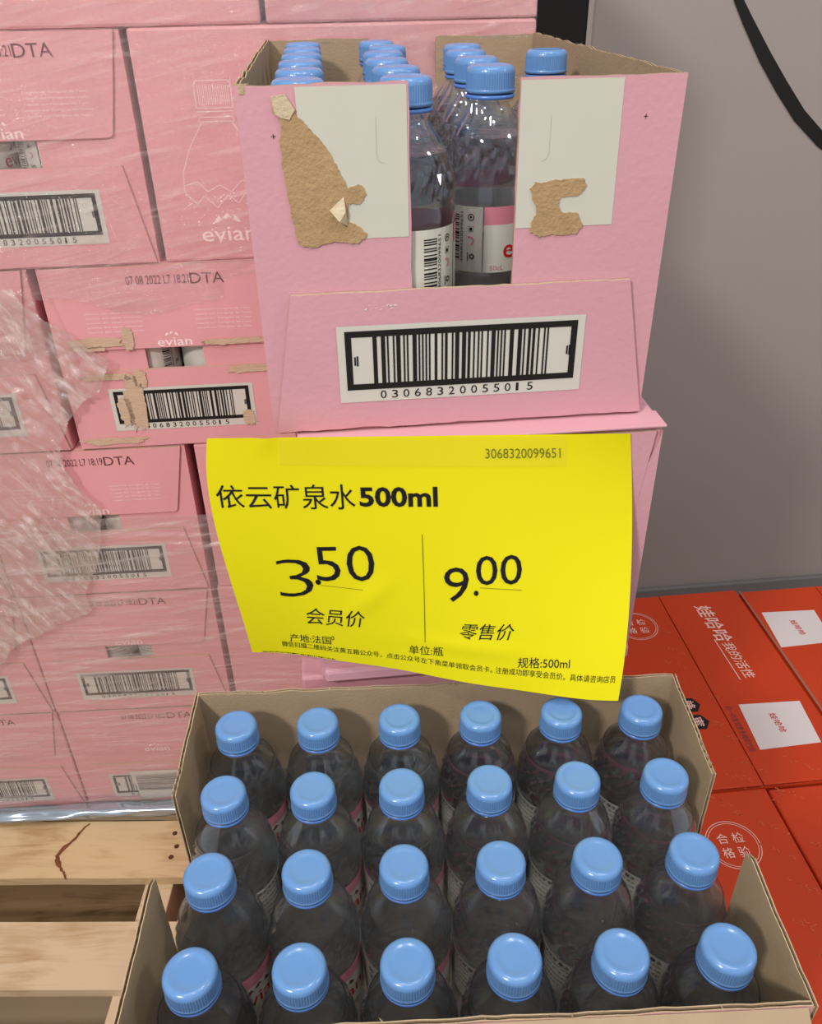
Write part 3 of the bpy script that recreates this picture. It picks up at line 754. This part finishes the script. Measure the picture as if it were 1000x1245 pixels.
# ---------------------------------------------------------------- orange drink cases on the right
OZ = -.80; OHH = (OZ - FZ) / 3
def orange(name_label, x0, x1, y0, y1, z0, z1, seam=True, rz=0):
    t = thing('drink_case', name_label, 'cardboard case', ((x0 + x1) / 2, (y0 + y1) / 2, z0), rz)
    hx, hy = (x1 - x0) / 2, (y1 - y0) / 2; H = z1 - z0
    bm = bmesh.new(); box(bm, -hx, hx, -hy, hy, 0, H - (.003 if seam else 0), 0, .003); obj('body', bm, ORANGE, t)
    if seam:
        for s in (-1, 1):
            bm = bmesh.new(); a, b = (-hx + .0008, -.0006) if s < 0 else (.0006, hx - .0008)
            box(bm, a, b, -hy + .0008, hy - .0008, H - .003, H, 0, .0008)
            obj('top_flap', bm, ORANGE, t)
    return t
GX = -.002
def frm(t): return lambda wx, wy: (wx - t.location.x, wy - t.location.y)
XS = .407
top = OZ
# back row
b0 = orange('orange case behind the pink stack, with a brush-written word and a white square card', XS - .129, XS + .129, .116, .492, OZ - OHH + .001, OZ)
b1 = orange('orange case at the right edge by the wall, with a white square card', XS + .132, XS + .39, .116, .486, OZ - OHH + .001, OZ)
f0 = orange('orange case beside the open tray, with a round white inspection stamp', XS - .222, XS - .0, -.26, .113, OZ - OHH + .001, OZ, seam=False)
f1 = orange('orange case in the lower right corner of the picture', XS + .002, XS + .26, -.26, .110, OZ - OHH + .001, OZ, seam=False)
lv = {0: 'middle', 1: 'lowest'}
for k in range(2):
    z1 = OZ - OHH * (k + 1); z0 = z1 - OHH + .001
    for nm, a in (('behind the stack', (XS - .129, XS + .129, .116, .492)), ('at the right by the wall', (XS + .132, XS + .39, .116, .486)), ('beside the tray', (XS - .222, XS, -.26, .113)), ('at the lower right', (XS + .002, XS + .26, -.26, .110))):
        orange('%s orange case of the pile %s' % (lv[k], nm), *a, z0, z1, seam=False)
def omap(t, ang=0, cx=0, cy=0):
    lz = OHH - .001 + .0004; ca, sa = math.cos(ang), math.sin(ang)
    return lambda x, y: Vector((cx - t.location.x + x * ca - y * sa, cy - t.location.y + x * sa + y * ca, lz))
def stamp(t, cx, cy):
    f = Flat(); f.ring(0, 0, .0315, .0009, 48).ring(0, 0, .0285, .0007, 48)
    f.text('检', .002, .002, .0135, .0135, .006).text('验', .002, -.0165, .0135, .0135, .006).text('合', -.0165, .002, .0135, .0135, .006).text('格', -.0165, -.0165, .0135, .0135, .006)
    f.build('inspection_stamp', OWHITE, omap(t, -.02, cx, cy), t)
stamp(f0, .334, .040); stamp(b0, .349, .424)
# brush-written word running towards the front
f = Flat(); f.text('娃哈哈', 0, 0, .085, .027, .012, .12).text('我的活性', .088, .004, .075, .018, .006, .12).line([(.080, -.002), (.165, -.004)], .0014)
f.build('brush_lettering', OWHITE, omap(b0, -PI / 2 + .05, .452, .460), b0)
for cx, cy, ch in ((.366, .256, '蜂'), (.366, .225, '蜜')):
    f = Flat().poly([(.0165 * math.cos(PI / 6 * (2 * k)) * .95, .0145 * math.sin(PI / 3 * k)) for k in range(6)]); f.build('hexagon_print', BLACK, omap(b0, -.03, cx, cy), b0)
    f = Flat().text(ch, -.008, -.008, .016, .016, .008)
    o = f.build('lettering', OWHITE, omap(b0, -PI / 2, cx, cy), b0); o.location.z += .0003
def card(t, P, ink_c):
    bm = bmesh.new()
    prism(bm, [(x - t.location.x, y - t.location.y) for x, y in P], lambda a, b, c: Vector((a, b, OHH - .001 + c)), .0001, .0005)
    o = obj('white_card_print', bm, CARDW, t)
    f = Flat().text('娃哈哈', -.017, -.006, .034, .010, .006, .1)
    q = f.build('lettering', RED, omap(t, -PI / 2 + .05, *ink_c), t); q.location.z += .0004
card(b0, [(.433, .249), (.519, .246), (.511, .173), (.427, .170)], (.472, .212))
card(b1, [(.552, .432), (.636, .428), (.628, .355), (.545, .352)], (.592, .392))
f = Flat().text('扫一扫发现更多精彩内容', 0, 0, .080, .009, .002); f.build('lettering', INKB, omap(b0, -PI / 2, .413, .248), b0)
# shiny tape laid over the joint of the two back cases
f = Flat().poly([(.5395, .488), (.5425, .488), (.5440, .30), (.5395, .30)]).poly([(.5395, .30), (.5440, .30), (.5425, .118), (.5388, .118)])
f.build('clear_tape', TAPE, omap(b1), b1)
# pale torn scuffs left by old tape
def tape_scuffs(t, L):
    f = Flat(); r = random.Random(3)
    for cx, cy in L:
        for k in range(16):
            q = r.gauss(0, .009); x, y = cx + q, cy - q * .7 + r.gauss(0, .0022); a = r.uniform(-1.6, .3); l = r.uniform(.001, .0045); w_ = r.uniform(.0003, .0011)
            f.line([(x, y), (x + l * math.cos(a), y + l * math.sin(a))], w_)
    o = f.build('tape_scuffs', OFADE, omap(t), t); o['kind'] = 'stuff'
tape_scuffs(b0, [(.37, .34), (.375, .30), (.385, .41), (.38, .37), (.40, .27), (.39, .22), (.405, .19), (.40, .15), (.385, .13), (.47, .14)])
tape_scuffs(f0, [(.335, .105), (.36, .08), (.385, .06), (.378, .03), (.39, -.02), (.37, -.06), (.38, -.10), (.395, .105)])
tape_scuffs(f1, [(.425, .105), (.43, .03), (.44, -.03)])

# ---------------------------------------------------------------- wooden pallet
pal = thing('wooden_pallet', 'pale wooden pallet under the wrapped pink cases, bark-edged boards', 'pallet', (-.5, .2695, FZ), -.105)
DZ = DECK - FZ
def plank(y0, y1, k, x0=-.62, x1=.66):
    bm = bmesh.new(); n = 18
    P = [(x0, 0), (x1, 0)]
    lo = [(x0 + (x1 - x0) * i / n, y0 + .0012 * noise.noise(Vector((i * .7, y0 * 50, 1)))) for i in range(n + 1)]; hi = [(x0 + (x1 - x0) * i / n, y1 + .0012 * noise.noise(Vector((i * .6, y1 * 50, 4)))) for i in range(n, -1, -1)]
    prism(bm, lo + hi, lambda a, b, c: Vector((a, b, c)), DZ - .016, DZ)
    bmesh.ops.bevel(bm, geom=bm.edges[:], offset=.0008, segments=1, affect='EDGES')
    return obj('plank', bm, WOODS[k], pal)
p1 = plank(0, .099, 0); plank(-.162, -.068, 1); plank(-.324, -.232, 0); plank(-.486, -.394, 1); plank(-.63, -.55, 0)
plank(.112, .205, 1); plank(.27, .36, 0); plank(.43, .52, 1)
for xs in (-.60, .078, .60):
    bm = bmesh.new(); box(bm, xs, xs + .042, -.62, .52, .016, DZ - .0162, 0, .002); obj('stringer', bm, WOODS[1], pal)
for y in (-.60, -.30, -.02, .25, .43):
    bm = bmesh.new(); box(bm, -.62, .66, y, y + .12, 0.0005, .0158, 0, .001); obj('bottom_board', bm, WOODS[2], pal)
Mi = Matrix.Rotation(.105, 3, 'Z')
def tol(x, y, z=DECK): return Mi @ (Vector((x, y, z)) - Vector((-.5, .2695, FZ)))
# strip of dark bark edge curling over the first board
pts = [(-.524, .366), (-.541, .341), (-.560, .313), (-.553, .296), (-.541, .281), (-.536, .268)]
wds = [.0015, .0035, .0060, .0042, .0022, .0012]; P2 = []
for i in range(5):
    for k in range(5):
        t_ = k / 5; P2.append((pts[i][0] * (1 - t_) + pts[i + 1][0] * t_ + random.uniform(-.0015, .0015), pts[i][1] * (1 - t_) + pts[i + 1][1] * t_, (wds[i] * (1 - t_) + wds[i + 1] * t_) * random.uniform(.55, 1.15)))
bm = bmesh.new(); prev = None
for x, y, wv in P2:
    p = tol(x, y)
    a = bm.verts.new(p + Vector((-wv, 0, .0004))); b = bm.verts.new(p + Vector((0, 0, .0026))); c = bm.verts.new(p + Vector((wv * .8, 0, .0004)))
    if prev: bm.faces.new((prev[0], prev[1], b, a)); bm.faces.new((prev[1], prev[2], c, b))
    prev = (a, b, c)
obj('bark_strip', bm, BARK, pal, True)
for x, y in ((-.386, .334), (-.380, .310), (-.386, .292), (-.372, .16)):
    p = tol(x, y); bm = bmesh.new(); bmesh.ops.create_cone(bm, cap_ends=True, segments=12, radius1=.004, radius2=.003, depth=.001, matrix=Matrix.Translation(p + Vector((0, 0, .0006)))); obj('nail_head', bm, NAIL, pal)

# ---------------------------------------------------------------- stretch film
def fy(x, z):
    """front plane of the wrapped stack at x, height z"""
    zs = [(.013, 0), (-.2035, 0), (-.42, -.015), (-.6365, -.035), (-.853, -.05), (-1.07, -.055)]
    a = 0
    for (z0, a0), (z1, a1) in zip(zs[:-1], zs[1:]):
        if z1 <= z <= z0: a = a0 + (a1 - a0) * (z - z0) / (z1 - z0)
    if z < -1.07: a = -.055
    return PY + (x + .33) * a
def film_sheet(name, x0, x1, z0, z1, nx, nz, m, amp, gap, keep, label, crumple=0, ang=.1, seed=0):
    bm = bmesh.new(); V = {}
    O = Vector(((x0 + x1) / 2, PY, z0))
    def vert(i, j):
        if (i, j) not in V:
            x = x0 + (x1 - x0) * i / nx; z = z0 + (z1 - z0) * j / nz
            u = x * math.cos(ang) + z * math.sin(ang); v = -x * math.sin(ang) + z * math.cos(ang)
            n = abs(noise.noise(Vector((u * 7 + seed, v * 70, seed)))) * amp + abs(noise.noise(Vector((u * 16, v * 150 + seed, 3)))) * amp * .5
            if crumple: n += abs(noise.noise(Vector((u * 13 + noise.noise(Vector((x * 20, z * 20, 1))) * .6, v * 62, seed + 5)))) * crumple + abs(noise.noise(Vector((u * 60, v * 130, seed + 9)))) * crumple * .5
            V[(i, j)] = bm.verts.new(Vector((x, fy(x, z) - gap - n, z)) - O)
        return V[(i, j)]
    for j in range(nz):
        for i in range(nx):
            x = x0 + (x1 - x0) * (i + .5) / nx; z = z0 + (z1 - z0) * (j + .5) / nz
            if keep(x, z): bm.faces.new((vert(i, j), vert(i + 1, j), vert(i + 1, j + 1), vert(i, j + 1)))
    o = obj(name, bm, m, None, True); o.location = O
    tag(o, label, 'plastic film')
    return o
film_sheet('stretch_film', -.78, .129, -.30, .24, 420, 300, FILM, .0035, .0045,
           lambda x, z: z > -.245 + .03 * noise.noise(Vector((x * 9, 0, 0))) + (.02 if x > -.2 else 0) - (.08 if x < -.40 else 0), 'clear stretch film with bright streaks over the upper wrapped pink cases', ang=.12, seed=1)
def dr(x, z):
    # right border of the crumpled torn drape
    pts = [(-.22, -.42), (-.262, -.385), (-.30, -.335), (-.335, -.352), (-.375, -.40), (-.43, -.415), (-.50, -.385), (-.56, -.40), (-.62, -.43), (-.655, -.435), (-.672, -.47), (-.70, -.53), (-.76, -.60)]
    for (z0, x0), (z1, x1) in zip(pts[:-1], pts[1:]):
        if z1 <= z <= z0:
            return x < x0 + (x1 - x0) * (z - z0) / (z1 - z0) + .012 * noise.noise(Vector((x * 30, z * 25, 2)))
    return False
film_sheet('stretch_film', -.78, -.28, -.76, -.22, 330, 330, FILMC, .002, .0105, dr, 'crumpled whitish torn end of stretch film hanging over the left pink cases', crumple=.0075, ang=-1.05, seed=4)
film_sheet('stretch_film', -.80, .10, -1.062, -.49, 400, 300, FILML, .003, .0045,
           lambda x, z: z < -.515 + .02 * noise.noise(Vector((x * 6, 4, 0))), 'hazy layered stretch film around the lower rows of pink cases', ang=-.06, seed=8)
# bunched film rope along the foot of the stack
bm = bmesh.new(); nx, na = 220, 22; rings = []
for i in range(nx + 1):
    x = -.80 + .66 * i / nx; r = []
    yc = fy(x, -1.06) - .021
    for k in range(na):
        a = 2 * PI * k / na; rr = .009 + .004 * noise.noise(Vector((x * 5, math.cos(a) * 2.2, math.sin(a) * 2.2))) + .0022 * noise.noise(Vector((x * 22, a * 2.5 if k else 0, 5)))
        r.append(bm.verts.new((x + .47, yc - .39 - rr * 1.35 * math.cos(a), .0108 + rr * 1.0 * math.sin(a))))
    rings.append(r)
for p, q in zip(rings[:-1], rings[1:]):
    for k in range(na): bm.faces.new((p[k], q[k], q[(k + 1) % na], p[(k + 1) % na]))
o = obj('bunched_film', bm, FOIL, None, True); o.location = (-.47, .39, DECK + .003)
tag(o, 'shiny rope of bunched film along the foot of the pink cases, on the pallet', 'plastic film')

# ---------------------------------------------------------------- groups of repeats
for o in scene.objects:
    if o.parent or 'label' not in o: continue
    l = o['label']
    if o.get('category') == 'bottle':
        o['group'] = 'bottles in the open tray' if 'open tray' in l else ('bottles in the display case' if 'display case' in l else 'bottles inside the wrapped pink cases')
    elif o.name.startswith('drink_case'): o['group'] = 'orange drink cases beside the stack'
    elif o.name.startswith('water_case'): o['group'] = 'pink cases of the centre stack' if ('centre stack' in l or 'carrying' in l or 'supporting' in l) else 'pink cases of the wrapped pallet'
    elif o.name.startswith('open_water_case'): o['group'] = 'opened cases of water'
